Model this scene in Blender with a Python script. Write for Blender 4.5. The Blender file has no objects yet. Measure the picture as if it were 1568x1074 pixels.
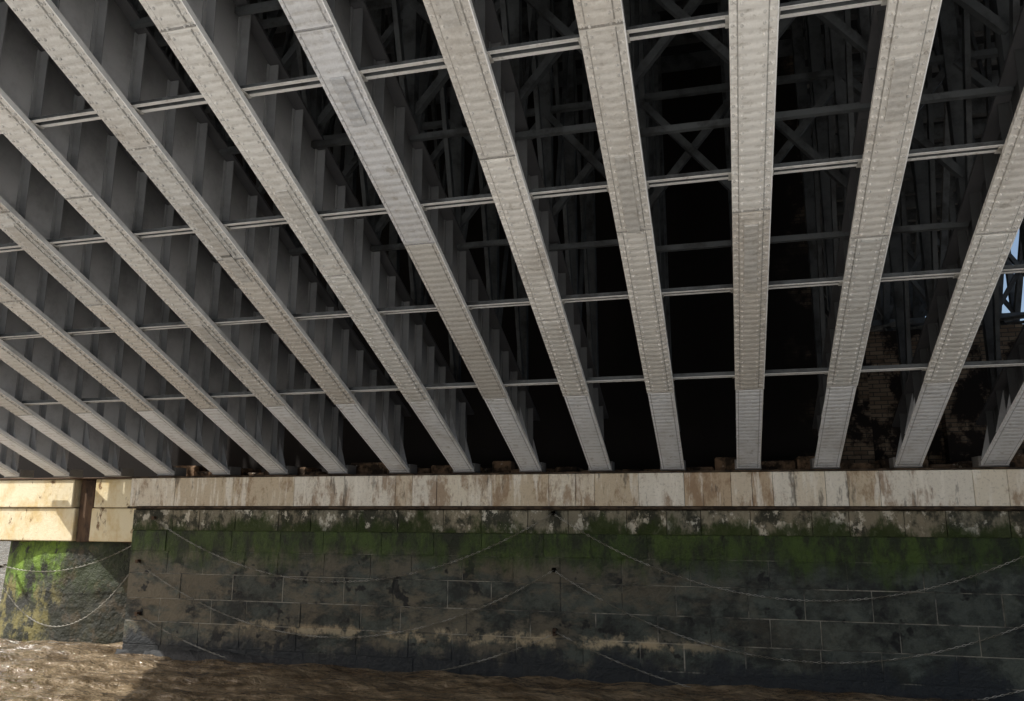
import bpy, math, random
from mathutils import Vector, Matrix, noise
random.seed(7)
S=bpy.context.scene
S.view_settings.view_transform='Standard'; S.view_settings.look='None'; S.view_settings.exposure=0
D=14.5; PSI=math.radians(14.8); TH=math.radians(11.2)
SUN_EL=math.radians(42); SUN_A=math.radians(32)

# ---------------------------------------------------------------- helpers
class MB:
    def __init__(s): s.v=[];s.f=[];s.m=[];s.c=[]
    def add(s,vs,fs,m=0,c=(1,1,1)):
        o=len(s.v); s.v+=[tuple(p) for p in vs]
        for f in fs: s.f.append(tuple(i+o for i in f)); s.m.append(m); s.c.append(c)
    def box(s,a,b,m=0,c=(1,1,1)):
        x0,y0,z0=a;x1,y1,z1=b
        vs=[(x0,y0,z0),(x1,y0,z0),(x1,y1,z0),(x0,y1,z0),(x0,y0,z1),(x1,y0,z1),(x1,y1,z1),(x0,y1,z1)]
        s.add(vs,[(0,3,2,1),(4,5,6,7),(0,1,5,4),(1,2,6,5),(2,3,7,6),(3,0,4,7)],m,c)
    def bar(s,p,q,w,h,m=0,c=(1,1,1),up=(0,0,1)):
        p=Vector(p);q=Vector(q);d=(q-p).normalized();u=Vector(up)
        if abs(d.dot(u))>.98:u=Vector((0,1,0))
        r=d.cross(u).normalized()*w/2;u=r.cross(d).normalized()*h/2
        vs=[p-r-u,p+r-u,p+r+u,p-r+u,q-r-u,q+r-u,q+r+u,q-r+u]
        s.add(vs,[(0,1,2,3),(7,6,5,4),(0,4,5,1),(1,5,6,2),(2,6,7,3),(3,7,4,0)],m,c)
    def obj(s,name,mats,parent=None,bevel=0,smooth=False):
        me=bpy.data.meshes.new(name); me.from_pydata(s.v,[],s.f); me.update()
        for m in mats: me.materials.append(m)
        me.polygons.foreach_set('material_index',s.m)
        ca=me.color_attributes.new('Col','FLOAT_COLOR','CORNER')
        buf=[]
        for f,c in zip(s.f,s.c):
            if isinstance(c[0],(tuple,list)):
                for q in c: buf+=[q[0],q[1],q[2],1.0]
            else: buf+= [c[0],c[1],c[2],1.0]*len(f)
        ca.data.foreach_set('color',buf)
        if smooth: me.polygons.foreach_set('use_smooth',[True]*len(s.f))
        o=bpy.data.objects.new(name,me); S.collection.objects.link(o)
        if parent: o.parent=parent
        if bevel:
            b=o.modifiers.new('bevel','BEVEL');b.width=bevel;b.segments=1;b.limit_method='ANGLE'
        return o
def empty(name):
    o=bpy.data.objects.new(name,None);S.collection.objects.link(o);return o

class NT:
    def __init__(s,name,rough=.6,spec=.5,metal=0):
        s.mat=bpy.data.materials.new(name);s.mat.use_nodes=True
        s.t=s.mat.node_tree;s.n=s.t.nodes;s.b=s.n['Principled BSDF']
        s.b.inputs['Roughness'].default_value=rough
        s.b.inputs['Specular IOR Level'].default_value=spec
        s.b.inputs['Metallic'].default_value=metal
        s.geo=s.n.new('ShaderNodeNewGeometry')
        s.sep=s.n.new('ShaderNodeSeparateXYZ');s.L(s.geo.outputs['Position'],s.sep.inputs[0])
    def L(s,a,b): s.t.links.new(a,b)
    def noise(s,scale=1,stretch=(1,1,1),detail=6,rough=.6,off=(0,0,0)):
        m=s.n.new('ShaderNodeMapping');m.inputs['Scale'].default_value=stretch;m.inputs['Location'].default_value=off
        s.L(s.geo.outputs['Position'],m.inputs['Vector'])
        t=s.n.new('ShaderNodeTexNoise');t.inputs['Scale'].default_value=scale
        t.inputs['Detail'].default_value=min(detail,5);t.inputs['Roughness'].default_value=rough
        s.L(m.outputs[0],t.inputs['Vector']);return t.outputs['Fac']
    def math(s,op,a,b=None,clamp=False):
        n=s.n.new('ShaderNodeMath');n.operation=op;n.use_clamp=clamp
        for i,x in enumerate((a,b)):
            if x is None: continue
            if isinstance(x,(int,float)): n.inputs[i].default_value=x
            else: s.L(x,n.inputs[i])
        return n.outputs[0]
    def ss(s,x,a,b):
        n=s.n.new('ShaderNodeMapRange');n.interpolation_type='SMOOTHSTEP'
        if a>b: 
            n.inputs[1].default_value=b;n.inputs[2].default_value=a;n.inputs[3].default_value=1;n.inputs[4].default_value=0
        else:
            n.inputs[1].default_value=a;n.inputs[2].default_value=b
        s.L(x,n.inputs[0]);return n.outputs[0]
    def mix(s,f,a,b,mode='MIX'):
        n=s.n.new('ShaderNodeMix');n.data_type='RGBA';n.blend_type=mode
        if isinstance(f,(int,float)): n.inputs[0].default_value=f
        else: s.L(f,n.inputs[0])
        for i,x in ((6,a),(7,b)):
            if isinstance(x,tuple): n.inputs[i].default_value=(*x,1)
            else: s.L(x,n.inputs[i])
        return n.outputs[2]
    def attr(s):
        a=s.n.new('ShaderNodeAttribute');a.attribute_name='Col';return a.outputs['Color']
    def color(s,c):
        if isinstance(c,tuple): s.b.inputs['Base Color'].default_value=(*c,1)
        else: s.L(c,s.b.inputs['Base Color'])
    def bump(s,h,dist=.02,strength=1):
        b=s.n.new('ShaderNodeBump');b.inputs['Distance'].default_value=dist;b.inputs['Strength'].default_value=strength
        s.L(h,b.inputs['Height']);s.L(b.outputs[0],s.b.inputs['Normal'])

# ---------------------------------------------------------------- materials
m=NT('rib_paint',.5,.4)
c=m.attr()
g=m.ss(m.noise(1.3,(1,.5,1),8,.65),.46,.76)
c=m.mix(m.math('MULTIPLY',g,.5),c,(.40,.36,.31))
g=m.ss(m.noise(7,(1,1,1),6,.7,(4,2,1)),.57,.70)
c=m.mix(m.math('MULTIPLY',g,.5),c,(.26,.22,.17))
rid=m.math('SINE',m.math('MULTIPLY',m.sep.outputs['Y'],2*math.pi/.1))
rm=m.math('MULTIPLY',m.ss(rid,.2,.9),m.ss(m.noise(4,(2,1,1),5,.6,(1,8,3)),.40,.60))
c=m.mix(m.math('MULTIPLY',rm,.36),c,(.28,.25,.21))
c=m.mix(m.math('MULTIPLY',m.ss(m.noise(30,(1,1,1),4,.7),.35,.7),.2),c,(.9,.9,.88))
m.color(c); m.bump(m.math('ADD',m.noise(45,(1,1,1),4,.7),m.math('MULTIPLY',rid,-.5)),.008,.7)
M_RIB=m.mat
m=NT('web_paint',.55,.4)
c=m.attr()
g=m.ss(m.noise(1.6,(1,1,1),7,.7),.42,.75)
c=m.mix(m.math('MULTIPLY',g,.5),c,m.mix(.7,c,(.02,.02,.02))); m.color(c)
M_WEB=m.mat
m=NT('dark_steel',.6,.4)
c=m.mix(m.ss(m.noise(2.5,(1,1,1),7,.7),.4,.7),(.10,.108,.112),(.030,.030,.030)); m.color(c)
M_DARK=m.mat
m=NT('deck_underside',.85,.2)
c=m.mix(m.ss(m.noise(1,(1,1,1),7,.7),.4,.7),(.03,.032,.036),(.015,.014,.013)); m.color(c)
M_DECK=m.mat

m=NT('coping_stone',.75,.3)
c=m.attr()
c=m.mix(m.math('MULTIPLY',m.ss(m.noise(1.9,(1.3,1,.6),8,.75),.48,.62),.75),c,(.30,.19,.11))
c=m.mix(m.math('MULTIPLY',m.ss(m.noise(3.3,(1.8,1,.25),7,.7,(3,1,9)),.50,.64),.8),c,(.90,.85,.75))
c=m.mix(m.math('MULTIPLY',m.ss(m.noise(2.6,(1.8,1,.35),8,.7,(7,7,7)),.57,.66),.7),c,(.12,.10,.08))
c=m.mix(m.math('MULTIPLY',m.ss(m.noise(20,(1,1,1),4,.7,(7,7,7)),.5,.75),.4),c,(.12,.10,.07))
m.color(c);m.bump(m.noise(14,(1,1,1),8,.7),.02,.7)
M_COP=m.mat
m=NT('mossy_stone',.8,.3)
c=m.mix(m.ss(m.noise(2.6,(1,1,.7),8,.72),.42,.58),(.05,.05,.035),(.28,.25,.18))
c=m.mix(m.ss(m.noise(4,(1,1,.7),8,.7,(9,3,2)),.54,.61),c,(.62,.58,.48))
zz=m.math('ADD',m.sep.outputs['Z'],m.math('MULTIPLY',m.math('SUBTRACT',m.noise(1.6,(1,1,.5),6,.75,(2,2,2)),.5),1.6))
c=m.mix(m.math('MULTIPLY',m.ss(zz,2.78,2.52),.92),c,(.030,.048,.008))
c=m.mix(.5,c,m.attr(),'MULTIPLY')
m.color(c);m.bump(m.noise(9,(1,1,1),9,.75),.05,.9)
M_MOSS=m.mat
def wet(name,light):
    m=NT(name,.58,.4)
    x=m.sep.outputs['X']
    b=m.mix(m.ss(m.noise(1.9,(1,1,1.2),8,.75),.38,.64),(.014,.017,.014),(.074,.086,.070))
    br=m.math('MULTIPLY',m.ss(m.noise(.9,(1,1,2.0),7,.75,(5,5,5)),.44,.60),m.ss(x,3,-4))
    b=m.mix(br,b,(.135,.115,.078))
    b=m.mix(m.ss(m.noise(2.4,(1,1,1),3,.6,(1,7,3)),.62,.67),b,(.006,.007,.006))
    if light: b=m.mix(m.ss(m.noise(1.3,(1,1,1),5,.65,(1,2,7)),.40,.58),(.045,.046,.04),(.30,.28,.23))
    z=m.sep.outputs['Z']
    zn=m.math('ADD',z,m.math('MULTIPLY',m.math('SUBTRACT',m.noise(1.3,(1,1,.45),7,.75,(3,3,3)),.5),1.5))
    gcol=m.mix(m.ss(m.noise(3.5,(1,1,.4),7,.75),.38,.62),(.010,.017,.003),(.042,.074,.007))
    b=m.mix(m.ss(zn,1.72,2.2),b,gcol)
    zl=m.math('ADD',z,m.math('MULTIPLY',m.math('SUBTRACT',m.noise(4,(1,1,.6),7,.7,(8,1,1)),.5),.5))
    band=m.math('MULTIPLY',m.ss(zl,.48,.60),m.ss(zl,.78,.66))
    band=m.math('MULTIPLY',band,m.ss(m.noise(2.3,(1,1,1),5,.7,(6,6,1)),.44,.58))
    band=m.math('MULTIPLY',band,m.math('MULTIPLY',m.ss(x,-10.2,-9),m.ss(x,1,-2)))
    b=m.mix(m.math('MULTIPLY',band,.85),b,(.50,.40,.25))
    b=m.mix(m.ss(zn,.50,.20),b,(.015,.019,.022))
    b=m.mix(.6,b,m.attr(),'MULTIPLY')
    m.color(b);m.bump(m.noise(7,(1,1,1),9,.72),.05,.9)
    return m.mat
M_WET=wet('wet_masonry',False);M_JOINT=wet('wet_mortar',True)
m=NT('dark_mortar',.9,.2);m.color(m.mix(m.ss(m.noise(5),.4,.6),(.03,.022,.016),(.09,.065,.045)));M_DMORT=m.mat
m=NT('dark_brick',.9,.2)
bt=m.n.new('ShaderNodeTexBrick');bt.inputs['Scale'].default_value=1
bt.inputs['Brick Width'].default_value=.24;bt.inputs['Row Height'].default_value=.08;bt.inputs['Mortar Size'].default_value=.008
bt.inputs['Color1'].default_value=(.14,.10,.068,1);bt.inputs['Color2'].default_value=(.28,.215,.15,1);bt.inputs['Mortar'].default_value=(.05,.05,.045,1)
cm=m.n.new('ShaderNodeCombineXYZ');m.L(m.sep.outputs['X'],cm.inputs[0]);m.L(m.sep.outputs['Z'],cm.inputs[1]);m.L(cm.outputs[0],bt.inputs['Vector'])
c=m.mix(m.ss(m.noise(1.2,(1,1,1),7,.7),.44,.54),bt.outputs['Color'],(.018,.014,.012))
c=m.mix(m.ss(m.math('ADD',m.sep.outputs['X'],m.math('MULTIPLY',m.noise(1),3)),4.4,2.8),c,(.013,.011,.010));m.color(c)  # brick goes to near black towards the left
M_BRICK=m.mat
m=NT('skewback_rubble',.9,.2)
c=m.mix(m.ss(m.noise(2.4,(1,1,1),8,.7),.42,.6),(.045,.032,.022),(.28,.18,.11))
c=m.mix(m.ss(m.noise(4,(1,1,1),8,.7,(3,3,3)),.62,.69),c,(.58,.50,.40));m.color(c);m.bump(m.noise(9,(1,1,1),9,.75),.05,.9)
M_SKEW=m.mat
m=NT('yellow_limestone',.8,.3)
c=m.mix(m.ss(m.noise(2.4,(1,1,.6),8,.7),.4,.68),(.80,.71,.50),(.66,.51,.26))
c=m.mix(m.ss(m.noise(3.5,(1,1,.5),6,.7,(4,4,4)),.58,.66),c,(.20,.12,.06));m.color(c)
m.bump(m.noise(15,(1,1,1),8,.7),.02,.6);M_YEL=m.mat
m=NT('rusty_iron',.8,.3);m.color(m.mix(m.ss(m.noise(4,(1,1,.4),7,.7),.35,.6),(.03,.018,.012),(.10,.06,.035)));M_RUST=m.mat
m=NT('algae_stone',.6,.4)
zz=m.math('ADD',m.sep.outputs['Z'],m.math('MULTIPLY',m.math('SUBTRACT',m.noise(1.4,(1,1,1),7,.75),.5),2.2))
b=m.mix(m.ss(m.noise(2.4,(1,1,.8),8,.7,(2,2,2)),.44,.6),(.022,.026,.014),(.17,.15,.05))
b=m.mix(m.ss(zz,.95,1.5),b,m.mix(m.ss(m.noise(3,(1,1,.5),7,.75),.38,.62),(.030,.055,.006),(.15,.26,.02)))
b=m.mix(m.ss(m.noise(2.0,(1,1,.9),5,.65,(9,9,2)),.53,.60),b,(.014,.016,.010))
b=m.mix(m.math('MULTIPLY',m.ss(m.math('ADD',m.sep.outputs['X'],m.math('MULTIPLY',m.noise(1.5),1.2)),-14.7,-13.9),.92),b,m.mix(m.ss(m.noise(2.2,(1,1,1),5,.7,(5,1,1)),.5,.6),(.010,.013,.006),(.05,.038,.02)))  # shadow over the right part of the shaft painted into the colour
m.color(b);m.bump(m.noise(6,(1,1,1),8,.7),.08,.9);M_ALG=m.mat
m=NT('galvanised_chain',.6,.4,.2);m.color(m.mix(m.ss(m.noise(4),.42,.6),(.40,.39,.35),(.17,.155,.12)));M_CHAIN=m.mat
m=NT('river_water',.07,.6)
w=m.noise(1.7,(1,1.7,1),8,.60)
c=m.mix(m.ss(m.noise(.9,(1,2.6,1),6,.65,(3,1,1)),.38,.62),(.11,.077,.044),(.25,.19,.12))
glare=m.math('MULTIPLY',m.ss(m.noise(3.2,(.7,1.8,1),6,.75,(2,5,1)),.52,.60),m.ss(m.math('ADD',m.sep.outputs['X'],m.math('MULTIPLY',m.noise(.7),4)),-11.2,-13.6))
c=m.mix(m.math('MULTIPLY',glare,.85),c,(.88,.86,.80))  # white patches paint the glare on the water at left
m.color(c);m.bump(w,.24,1.0);M_WATER=m.mat
m=NT('bounce_ground_pale',.9,.2);m.color(m.mix(m.ss(m.noise(.8,(1,1,1),8,.7),.35,.65),(.58,.57,.54),(.68,.67,.64)));M_BOUNCE=m.mat  # pale ground colour for the added bounce surface
m=NT('bank_foliage_and_stone',.9,.2);m.color(m.mix(m.ss(m.noise(.08,(1,1,1),8,.7),.4,.6),(.22,.24,.2),(.45,.42,.38)));M_FAR=m.mat

# ---------------------------------------------------------------- bridge
SL=.4316; T1=11.0; CR=21.0; Z0=3.64
def zr(t):
    if t<=T1: return Z0+SL*t
    a=min(t,CR)-T1;L=CR-T1
    return Z0+SL*T1+SL*a-SL*a*a/(2*L)
XR=lambda i:.46+1.283*i if i>=0 else .46+1.300*i-.0028*i*i
RI=list(range(-12,7))
TEND=15.6
bridge=empty('steel_arch_bridge')
def sweep(mb,xa,xb,za,zb,ts,m,cf):
    n=len(ts);vs=[]
    for t in ts:
        z=zr(t);y=D-t
        vs+=[(xa,y,z+za),(xb,y,z+za),(xb,y,z+zb),(xa,y,z+zb)]
    for k in range(n-1):
        o=4*k
        mb.add(vs[o:o+8],[(0,1,5,4)[::-1],(1,2,6,5)[::-1],(2,3,7,6)[::-1],(3,0,4,7)[::-1]],m,cf(.5*(ts[k]+ts[k+1])))
    mb.add(vs[:4],[(0,1,2,3)],m,cf(ts[0]));mb.add(vs[-4:],[(3,2,1,0)],m,cf(ts[-1]))
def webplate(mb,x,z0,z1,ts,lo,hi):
    # web with shade painted in, darkening towards its top edge (corner colours lo -> hi)
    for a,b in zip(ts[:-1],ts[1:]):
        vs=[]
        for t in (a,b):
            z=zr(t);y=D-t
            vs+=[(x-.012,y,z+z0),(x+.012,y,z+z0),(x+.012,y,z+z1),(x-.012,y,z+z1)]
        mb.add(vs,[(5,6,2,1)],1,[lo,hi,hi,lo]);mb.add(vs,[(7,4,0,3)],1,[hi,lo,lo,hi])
BR=[2.62,4.5,6.3,8.0,9.7,11.4,13.1,14.8]
WDF=lambda i:1.15 if i<=-4 else (1.0 if i<=-2 else .72)
for i in RI:
    x=XR(i);mb=MB();rn=random.Random(100+i);WD=WDF(i)
    wc=.76 if i<=-4 else (.46 if i<=-1 else .17)  # left webs paler, right webs darker: uneven light painted into the colour
    base=rn.choice([(.82,.80,.75),(.80,.775,.725),(.84,.825,.785),(.77,.745,.695)])
    if i<=-5: base=tuple(v*.86 for v in base)
    if i==-3: base=(.70,.715,.74)
    joints=[2.45];
    while joints[-1]<TEND-4: joints.append(joints[-1]+rn.choice([1.7,2.3,2.9,3.4]))
    joints=[j+rn.uniform(-.15,.15) if k else j for k,j in enumerate(joints)]+[TEND]
    segc=[];a=0
    for k,j in enumerate(joints):
        f=rn.uniform(.82,1.06);w=rn.uniform(-.02,.02)
        cc=(base[0]*f+w,base[1]*f,base[2]*f-w)
        if k==0: cc=(.90,.92,.95)
        if i==-3 and a>5.5: cc=(.66,.67,.69)
        if i==-3 and 2.4<a<5.5: cc=(.60,.58,.54)
        segc.append((a,j,cc));a=j
    def cf(t):
        for a,b,cc in segc:
            if t<b: return cc
        return segc[-1][2]
    grid=lambda a,b:[a+(b-a)*k/max(1,int((b-a)/.8+.5)) for k in range(max(1,int((b-a)/.8+.5))+1)]
    HW=.200
    for a,b,cc in segc:
        wv=HW if a>0 else HW-.008
        sweep(mb,x-wv,x+wv,0,.055,grid(a+.004,b-.004),0,lambda t,cc=cc:cc)
        sweep(mb,x+wv+.001,x+wv+.012,-.004,.066,grid(a+.004,b-.004),1,lambda t:(.94,.94,.93))  # near-white strip painting a highlight along the right flange edge
        cw=.125 if a>0 and i!=-3 else .15
        th=.016 if a>0 and i!=-3 else .008
        sweep(mb,x-cw,x+cw,-th,0,grid(a+.04,b-.03),0,lambda t,cc=cc:tuple(v*.93 for v in cc))
        for sg in (-1,1):
            xa,xb=sorted((x+sg*(cw+.001),x+sg*(cw+.012)))
            sweep(mb,xa,xb,-.004,-.0005,grid(a+.04,b-.03),0,lambda t,cc=cc:tuple(v*.45 for v in cc))
        if a>0: mb.box((x-HW+.002,D-a-.010,zr(a)-.006-.004),(x+HW-.002,D-a+.010,zr(a)+.005),0,tuple(v*.4 for v in cc))
    for _ in range(2):
        a=rn.uniform(2.8,TEND-4);L=rn.uniform(.5,1.1)
        sweep(mb,x-.075,x+.075,-.036,-.0165,grid(a,a+L),0,lambda t:tuple(v*.66 for v in base))
    for sg in (-1,1):
        xa,xb=sorted((x+sg*.013,x+sg*.11))
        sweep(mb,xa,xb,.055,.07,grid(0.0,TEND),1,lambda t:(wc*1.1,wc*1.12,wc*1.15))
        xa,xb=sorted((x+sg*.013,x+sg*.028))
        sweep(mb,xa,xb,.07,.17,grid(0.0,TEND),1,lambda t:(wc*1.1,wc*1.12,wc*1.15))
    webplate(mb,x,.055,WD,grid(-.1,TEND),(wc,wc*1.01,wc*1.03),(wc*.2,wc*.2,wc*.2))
    sweep(mb,x-.16,x+.16,WD,WD+.04,grid(-.1,TEND),1,lambda t:(.09,.09,.095))
    t=.35
    while t<TEND:
        for sg in (-1,1):
            xa,xb=sorted((x+sg*.03,x+sg*.13))
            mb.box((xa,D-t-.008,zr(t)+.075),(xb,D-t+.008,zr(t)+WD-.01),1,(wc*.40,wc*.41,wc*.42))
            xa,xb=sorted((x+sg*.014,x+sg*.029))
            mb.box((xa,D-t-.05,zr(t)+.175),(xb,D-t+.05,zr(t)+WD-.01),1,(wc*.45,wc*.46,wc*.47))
        t+=.58
    for sg in (-1,1):
        for tt in (.10,.95,1.5):
            y=D-tt;z=zr(tt)
            mb.add([(x+sg*.03,y,z+.06),(x+sg*.20,y,z+.06),(x+sg*.03,y,z+.7),(x+sg*.03,y+.02,z+.06),(x+sg*.20,y+.02,z+.06),(x+sg*.03,y+.02,z+.7)],
                   [(0,1,2),(5,4,3),(0,3,4,1),(1,4,5,2),(2,5,3,0)],1,(.5,.51,.53))
    rows=(-.175,-.146,-.095,.095,.146,.175)
    t=2.55
    while t<11.5:
        for r in rows:
            if i==-3 and abs(r)<.15: continue
            inn=abs(r)<.12
            if i<-8 and inn: continue
            zb=zr(t)-(.016 if inn and i!=-3 else 0)
            R=.016;h=.016;vs=[]
            for k in range(5):
                an=k*math.pi/2.5;vs.append((x+r+R*math.cos(an),D-t+R*math.sin(an),zb-SL*R*math.sin(an)))
            for k in range(5):
                an=k*math.pi/2.5;vs.append((x+r+.6*R*math.cos(an),D-t+.6*R*math.sin(an),zb-h-SL*.6*R*math.sin(an)))
            f=rn.choice([.62,.8,.95]);cc=tuple(v*f for v in cf(t))
            mb.add(vs,[(k,(k+1)%5,5+(k+1)%5,5+k)[::-1] for k in range(5)]+[tuple(range(5,10))[::-1]],0,cc)
        t+=.1
    mb.box((x-.22,D-.02,Z0-.01),(x+.22,D+.35,Z0+.16),1,(.20,.19,.18))
    mb.obj('arch_rib_%d'%(i+13),[M_RIB,M_WEB],bridge)
mb=MB()
for a,b in zip(RI[:-1],RI[1:]):
    xa,xb=XR(a)+.03,XR(b)-.03;WD=.5*(WDF(a)+WDF(b))
    for t in BR:
        z=zr(t);y=D-t
        for sg in (-1,1):
            c=(.70,.69,.67)
            mb.box((xa,y+sg*.060-.021,z+.10),(xb,y+sg*.060+.021,z+.110),0,c)
            mb.box((xa,y+sg*.036-.004,z+.111),(xb,y+sg*.036+.004,z+.17),1)
        mb.box((xa,y-.028,z+.14),(xb,y+.028,z+.15),1)
        for xe,sg in ((xa,1),(xb,-1)):
            x0,x1=sorted((xe,xe+sg*.2))
            mb.box((x0,y-.09,z+.088),(x1,y+.09,z+.098),0,(.5,.49,.46))
            for bx in (.06,.15):
                for by in (-.055,.055):
                    mb.box((xe+sg*bx-.012,y+by-.012,z+.074),(xe+sg*bx+.012,y+by+.012,z+.0875),0,(.3,.29,.27))
        if t>3:
            mb.bar((xa,y,z+WD),(xb,y,z+WD),.07,.07,1)
            zt=12.0
            if zt-z>2.2:
                mb.bar((xa,y+.03,z+1.3),(xb,y+.03,min(zt,z+2.8)),.09,.09,1)
                mb.bar((xb,y-.07,z+1.3),(xa,y-.07,min(zt,z+2.8)),.09,.09,1)
                mb.bar((xa,y,min(zt,z+2.9)),(xb,y,min(zt,z+2.9)),.08,.08,1)
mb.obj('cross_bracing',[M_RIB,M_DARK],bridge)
mb=MB()
for i in RI:
    x=XR(i);pr=None
    for t in [.6]+BR:
        z=zr(t)+WDF(i)+.04;y=D-t
        mb.box((x-.09,y-.07,z),(x+.09,y+.07,12.35),0)
        if pr:
            mb.bar((x,pr[0],pr[1]),(x,y,12.3),.06,.1,0); 
            mb.bar((x+.11,pr[0],12.3),(x+.11,y,z),.05,.08,0)
        pr=(y,z)
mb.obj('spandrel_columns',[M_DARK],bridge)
mb=MB()
XL,XRr=XR(-12)-.3,XR(6)+.5
YE=D-TEND
mb.box((XL,YE,12.8),(XRr,46,13.15),0)
y=45
while y>YE:
    mb.box((XL+.05,y-.1,12.36),(XRr-.05,y+.1,12.79),1);y-=1.25
mb.box((XL-.12,YE,12.0),(XL-.003,46,14.2),1);mb.box((XRr+.003,YE,12.0),(XRr+.12,46,14.2),1)
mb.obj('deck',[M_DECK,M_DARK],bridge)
mb=MB()
for i in range(1,7):
    x=XR(i)
    for k in range(10):
        y0=19+k*2.6;y1=y0+2.6
        z0=6.0+k*.45;z1=z0+.45
        mb.bar((x,y0,z0),(x,y1,z1),.4,.06,0);mb.bar((x,y0,z0+1.1),(x,y1,z1+1.1),.3,.06,0)
        mb.bar((x,y0,z0),(x,y1,z1+1.1),.12,.12,0);mb.bar((x,y1,z1),(x,y1,12.3),.16,.16,0)
        mb.bar((x,y0,12.3),(x,y1,z1+1.1),.14,.14,0)
        if i<6:
            x2=XR(i+1)
            mb.bar((x,y1,z1+.1),(x2,y1,z1+1.0),.1,.1,0);mb.bar((x,y1,z1+1.2),(x2,y1,z1+1.2),.14,.14,0)
            mb.bar((x2,y1-.12,z1+1.3),(x,y1-.12,z1+3.4),.1,.1,0);mb.bar((x,y1+.12,z1+1.3),(x2,y1+.12,z1+3.4),.1,.1,0)
mb.obj('approach_span_truss',[M_DARK],bridge)

# ---------------------------------------------------------------- abutment wall
XW0,XW1=-12.2,26
wall=empty('stone_abutment_wall')
mb=MB();rn=random.Random(3)
courses=[(-.6,.2,2),(.2,.66,2),(.66,1.12,2),(1.12,1.62,2),(1.62,2.07,2),(2.07,2.49,2),(2.49,2.92,1),(2.99,3.58,0)]
for ci,(z0,z1,mi) in enumerate(courses):
    x=XW0-(0 if mi else .05)
    while x<XW1:
        w=rn.uniform(.75,1.35) if mi==2 else (rn.uniform(.55,1.1) if mi==1 else rn.choice([.35,.5,.8,1.1,1.4]))
        x1=min(x+w,XW1)
        if XW1-x1<.4:x1=XW1
        d={0:-.10,1:-.02,2:0}[mi]+rn.uniform(-.008,.008)
        v=rn.uniform(.66,1.15);hue=rn.uniform(-.05,.05);col=(v+hue,v,v-hue)
        if mi==0:
            col=rn.choice([(.74,.66,.53),(.78,.71,.58),(.68,.59,.46),(.62,.52,.38),(.80,.75,.65),(.54,.42,.29),(.74,.66,.53)])
        jt=.003 if mi==0 else (.005 if ci>3 else .008)
        mb.box((x+jt,D+d,z0+jt),(x1-jt,D+.5,z1-jt),{0:0,1:1,2:2}[mi],col)
        x=x1
mb.box((XW0+.02,D+.009,-1),(XW1-.02,D+2.2,2.55),3)
mb.box((XW0+.02,D+.02,2.551),(XW1-.02,D+2.2,2.99),4)
mb.box((XW0+.02,D-.08,2.991),(XW1-.02,D+2.2,3.575),4)
mb.obj('masonry_blocks',[M_COP,M_MOSS,M_WET,M_JOINT,M_DMORT],wall,bevel=.005)
mb=MB()
mb.box((XW0-.08,D-.15,3.582),(XW1,D+2.2,3.61),0);mb.box((XW0-.08,D-.13,2.94),(XW1,D-.02,2.985),0)
mb.obj('edge_mouldings',[M_DMORT],wall,bevel=.008)
mb=MB();mb.box((2.0,D+1.6,3.6),(XW1,D+2.3,6.3),0)
mb.box((XW0-6,D+1.5,3.4),(2.0-.01,D+2.3,12.3),0)  # tall left part added to block light from behind the ribs
for k in range(4):
    x=2.4+1.3*k*1.5
    mb.box((x-.35,D+1.3,3.63),(x+.35,D+1.598,5.9),0)
mb.obj('brick_backing_and_light_block',[M_BRICK],wall)
mb=MB()
x=XW0+.3
while x<9:
    w=rn.uniform(.3,.9);h=rn.choice([.05,.08,.12,.18,.25])
    mb.box((x,D+.42+rn.uniform(0,.2),3.612),(x+w-.02,D+1.29,3.62+h),0);x+=w
mb.obj('skewback_stones',[M_SKEW],wall,bevel=.03)
mb=MB();nx=420;ny=10;vs=[]
for a in range(nx+1):
    X=XW0-.15+(XW1-XW0)*a/nx
    left=math.exp(-((X+10.2)/1.3)**2)
    for b in range(ny+1):
        f=b/ny
        out=(.07+.28*left)*f**.8;z=.08+.08*left-.6*f**1.4
        n=noise.fractal(Vector((X*1.9,f*1.5,0)),1,2,5)
        n2=noise.fractal(Vector((X*6,f*4,5)),1,2,4)
        vs.append((X,D+.03-out-.05*n*f-.03*n2,z+.05*n+.03*n2))
fs=[(a*(ny+1)+b,a*(ny+1)+b+1,(a+1)*(ny+1)+b+1,(a+1)*(ny+1)+b) for a in range(nx) for b in range(ny)]
mb.add(vs,fs,0,(.15,.2,.28));mb.obj('rough_footing',[M_WET],wall,smooth=True)

# ---------------------------------------------------------------- left pier
pier=empty('limestone_pier')
mb=MB();yp=15.25
mb.box((-18.2,yp,2.96),(-14.55,yp+2.5,3.6),0);mb.box((-13.95,yp,2.96),(-12.35,yp+2.5,3.6),0)
mb.box((-18.1,yp+.06,2.2),(-14.5,yp+2.5,2.94),0);mb.box((-14.05,yp+.06,2.2),(-12.35,yp+2.5,2.94),0)
mb.box((-18.0,yp+.35,2.16),(-12.3,yp+2.4,3.5),1)
mb.box((-18.25,yp-.06,3.603),(-12.3,yp+2.6,3.64),1)
mb.box((-14.48,yp+.14,2.18),(-14.08,yp+.34,3.6),1)
mb.obj('pier_cap',[M_YEL,M_RUST],pier,bevel=.02)
mb=MB();N=64;vs=[];nz=24
pts=[]
for k in range(N+1):
    a=math.pi*k/N
    pts.append((-14.6-math.cos(a)*2.52,yp+1.5-math.sin(a)**.5*1.25))
for j in range(nz+1):
    z=-.6+2.8*j/nz
    for (px,py) in pts:
        n=noise.fractal(Vector((px*2,py*2,z*2)),1,2,5)*.05
        vs.append((px-.06*(2.2-z)*(1 if px<-14.4 else -1)*.5+n,py-.04*(2.2-z)-n,z))
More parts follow.
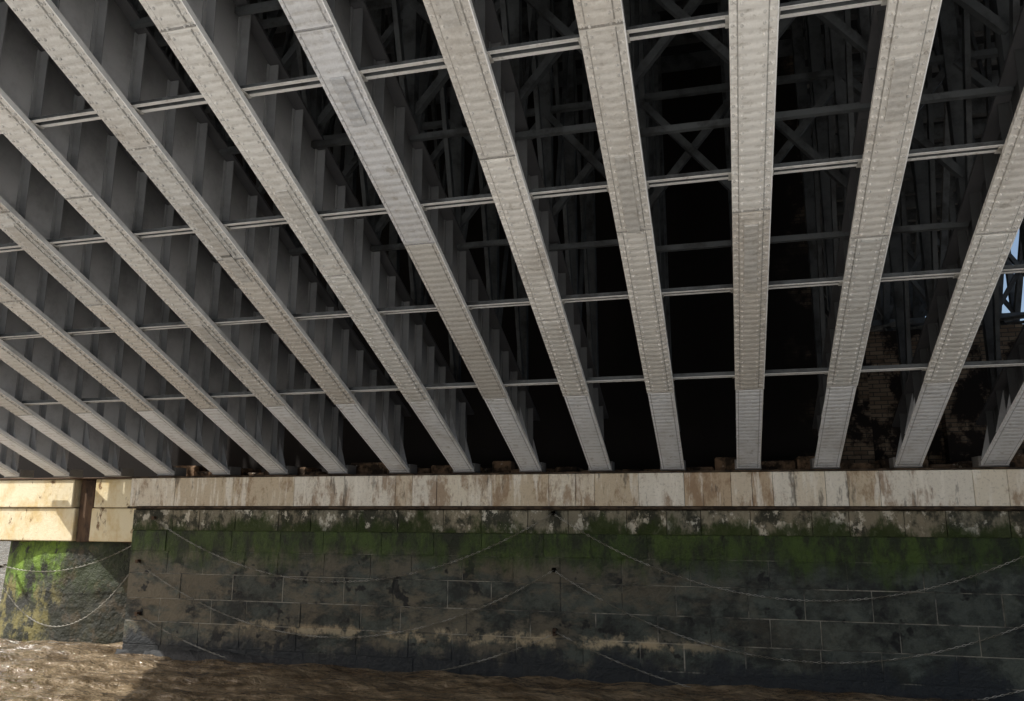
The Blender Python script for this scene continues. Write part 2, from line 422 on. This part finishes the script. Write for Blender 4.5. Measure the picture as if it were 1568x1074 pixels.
fs=[(j*(N+1)+k,j*(N+1)+k+1,(j+1)*(N+1)+k+1,(j+1)*(N+1)+k) for j in range(nz) for k in range(N)]
mb.add(vs,fs,0);mb.obj('algae_covered_shaft',[M_ALG],pier,smooth=True)

# ---------------------------------------------------------------- chains
def chain(p,q,sag,name='mooring_chain'):
    mb=MB();p=Vector(p);q=Vector(q);n=400
    P=[]
    for k in range(n+1):
        f=k/n;v=p.lerp(q,f);v.z-=sag*4*f*(1-f);P.append(v)
    acc=0;pitch=.058;pos=[]
    for a,b in zip(P[:-1],P[1:]):
        L=(b-a).length
        while acc+L>=pitch*(len(pos)+1):
            f=(pitch*(len(pos)+1)-acc)/L;pos.append((a.lerp(b,f),(b-a).normalized()))
        acc+=L
    for k,(c,d) in enumerate(pos):
        up=Vector((0,1,0));s=d.cross(up).normalized();e=up if k%2 else s
        nrm=d.cross(e)
        vs=[];NA=8;NB=3;r=.0055
        for a in range(NA):
            an=2*math.pi*a/NA
            cen=c+d*(.034*math.cos(an))+e*(.012*math.sin(an))
            rad=(d*math.cos(an)+e*math.sin(an))
            for b in range(NB):
                bn=2*math.pi*b/NB
                vs.append(cen+rad*r*math.cos(bn)+nrm*r*math.sin(bn))
        fs=[(a*NB+b,a*NB+(b+1)%NB,((a+1)%NA)*NB+(b+1)%NB,((a+1)%NA)*NB+b) for a in range(NA) for b in range(NB)]
        mb.add(vs,fs,0)
    for e in (p,q):
        mb.box((e.x-.03,e.y-.01,e.z-.03),(e.x+.03,e.y+.35,e.z+.04),1)
    return mb.obj(name,[M_CHAIN,M_RUST])
yc=D-.09
AX=[-11.65,-3.03,5.7,14.4,23]
for k in range(4):
    a,b=AX[k],AX[k+1];dr=[0,.02,-.03,.01][k]
    chain((a,yc,2.74 if k==0 else 2.86),(b,yc,2.86),1.25+(.14 if k else 0)+dr)
    chain((a-.3 if k==0 else a,yc,1.85),(b,yc,1.85),1.33+dr*2)
    chain((a-.2 if k==0 else a,yc,.80),(b,yc,.75),1.0+dr)
chain((-18,yp-.1,2.35),(-12.6,yp-.1,2.2),.75)
chain((-16.5,yp-.1,1.6),(-12.6,yp-.1,1.7),1.3)

# ---------------------------------------------------------------- water
def axis(a,b,da,far):
    out=[a];
    while out[-1]<b: out.append(out[-1]+da)
    s=da;lo=out[0];hi=out[-1];L=[];H=[]
    while hi<far or lo>-far:
        s*=1.5;hi+=s;lo-=s;H.append(hi);L.append(lo)
    return L[::-1]+out+H
xs=axis(-24,14,.08,2500);ys=axis(9.5,15.4,.05,2500)
vs=[]
for x in xs:
    for y in ys:
        z=0
        if -30<x<20 and 5<y<20:
            z=.095*noise.fractal(Vector((x*.6+y*.4,y*1.2-x*.2,0)),.9,2,5)+.035*noise.noise(Vector((x*2.5,y*4,2)))
        vs.append((x,y,z))
ny=len(ys)
mb=MB();mb.add(vs,[(a*ny+b,(a+1)*ny+b,(a+1)*ny+b+1,a*ny+b+1) for a in range(len(xs)-1) for b in range(ny-1)],0)
mb.obj('river_water',[M_WATER],smooth=True)
mb=MB();nx=60;vs=[]
for a in range(nx+1):
    X=-60+120*a/nx
    for b in range(31):
        Y=8.5-b*2
        z=-.5+min(1.4,(8.5-Y)*.25)+.12*noise.fractal(Vector((X*.3,Y*.3,0)),1,2,4)
        vs.append((X,Y,z))
mb.add(vs,[(a*31+b,a*31+b+1,(a+1)*31+b+1,(a+1)*31+b)[::-1] for a in range(nx) for b in range(30)],0)
mb.obj('added_bounce_ground',[M_BOUNCE],smooth=True)  # unseen ground added behind the camera to bounce light onto the ribs
mb=MB()
for k in range(60):
    rn=random.Random(k);x=-700+k*24
    mb.box((x,420+rn.uniform(-5,5),-1),(x+24,450,rn.uniform(7,20)),0)
    y=-300+k*12
    mb.box((-620,y*2,-1),(-600+rn.uniform(-5,5),y*2+24,rn.uniform(4,9)),0)
mb.obj('distant_riverbank',[M_FAR])

# ---------------------------------------------------------------- light
W=bpy.data.worlds.new('World');S.world=W;W.use_nodes=True;nt=W.node_tree
sk=nt.nodes.new('ShaderNodeTexSky');sk.sky_type='NISHITA';sk.sun_disc=False
sd=Vector((-math.cos(SUN_EL)*math.cos(SUN_A),-math.cos(SUN_EL)*math.sin(SUN_A),math.sin(SUN_EL)))
sk.sun_elevation=SUN_EL;sk.sun_rotation=math.atan2(sd.x,sd.y);sk.dust_density=4
nt.links.new(sk.outputs[0],nt.nodes['Background'].inputs[0]);nt.nodes['Background'].inputs[1].default_value=.15
l=bpy.data.lights.new('sun','SUN');l.energy=5;l.angle=math.radians(.5);l.color=(1,.96,.90)
o=bpy.data.objects.new('sun',l);S.collection.objects.link(o);o.rotation_euler=sd.to_track_quat('Z','Y').to_euler()
# ---------------------------------------------------------------- camera
cd=bpy.data.cameras.new('camera');cam=bpy.data.objects.new('camera',cd);S.collection.objects.link(cam)
cd.sensor_width=36;cd.lens=1200/1568*36;cd.clip_end=6000;cd.clip_start=.05
fh=Vector((-math.sin(PSI),math.cos(PSI),0));r=Vector((math.cos(PSI),math.sin(PSI),0))
F=fh*math.cos(TH)+Vector((0,0,math.sin(TH)));U=r.cross(F)
cam.matrix_world=Matrix(((r.x,U.x,-F.x,0),(r.y,U.y,-F.y,0),(r.z,U.z,-F.z,3.0),(0,0,0,1)))
S.camera=cam
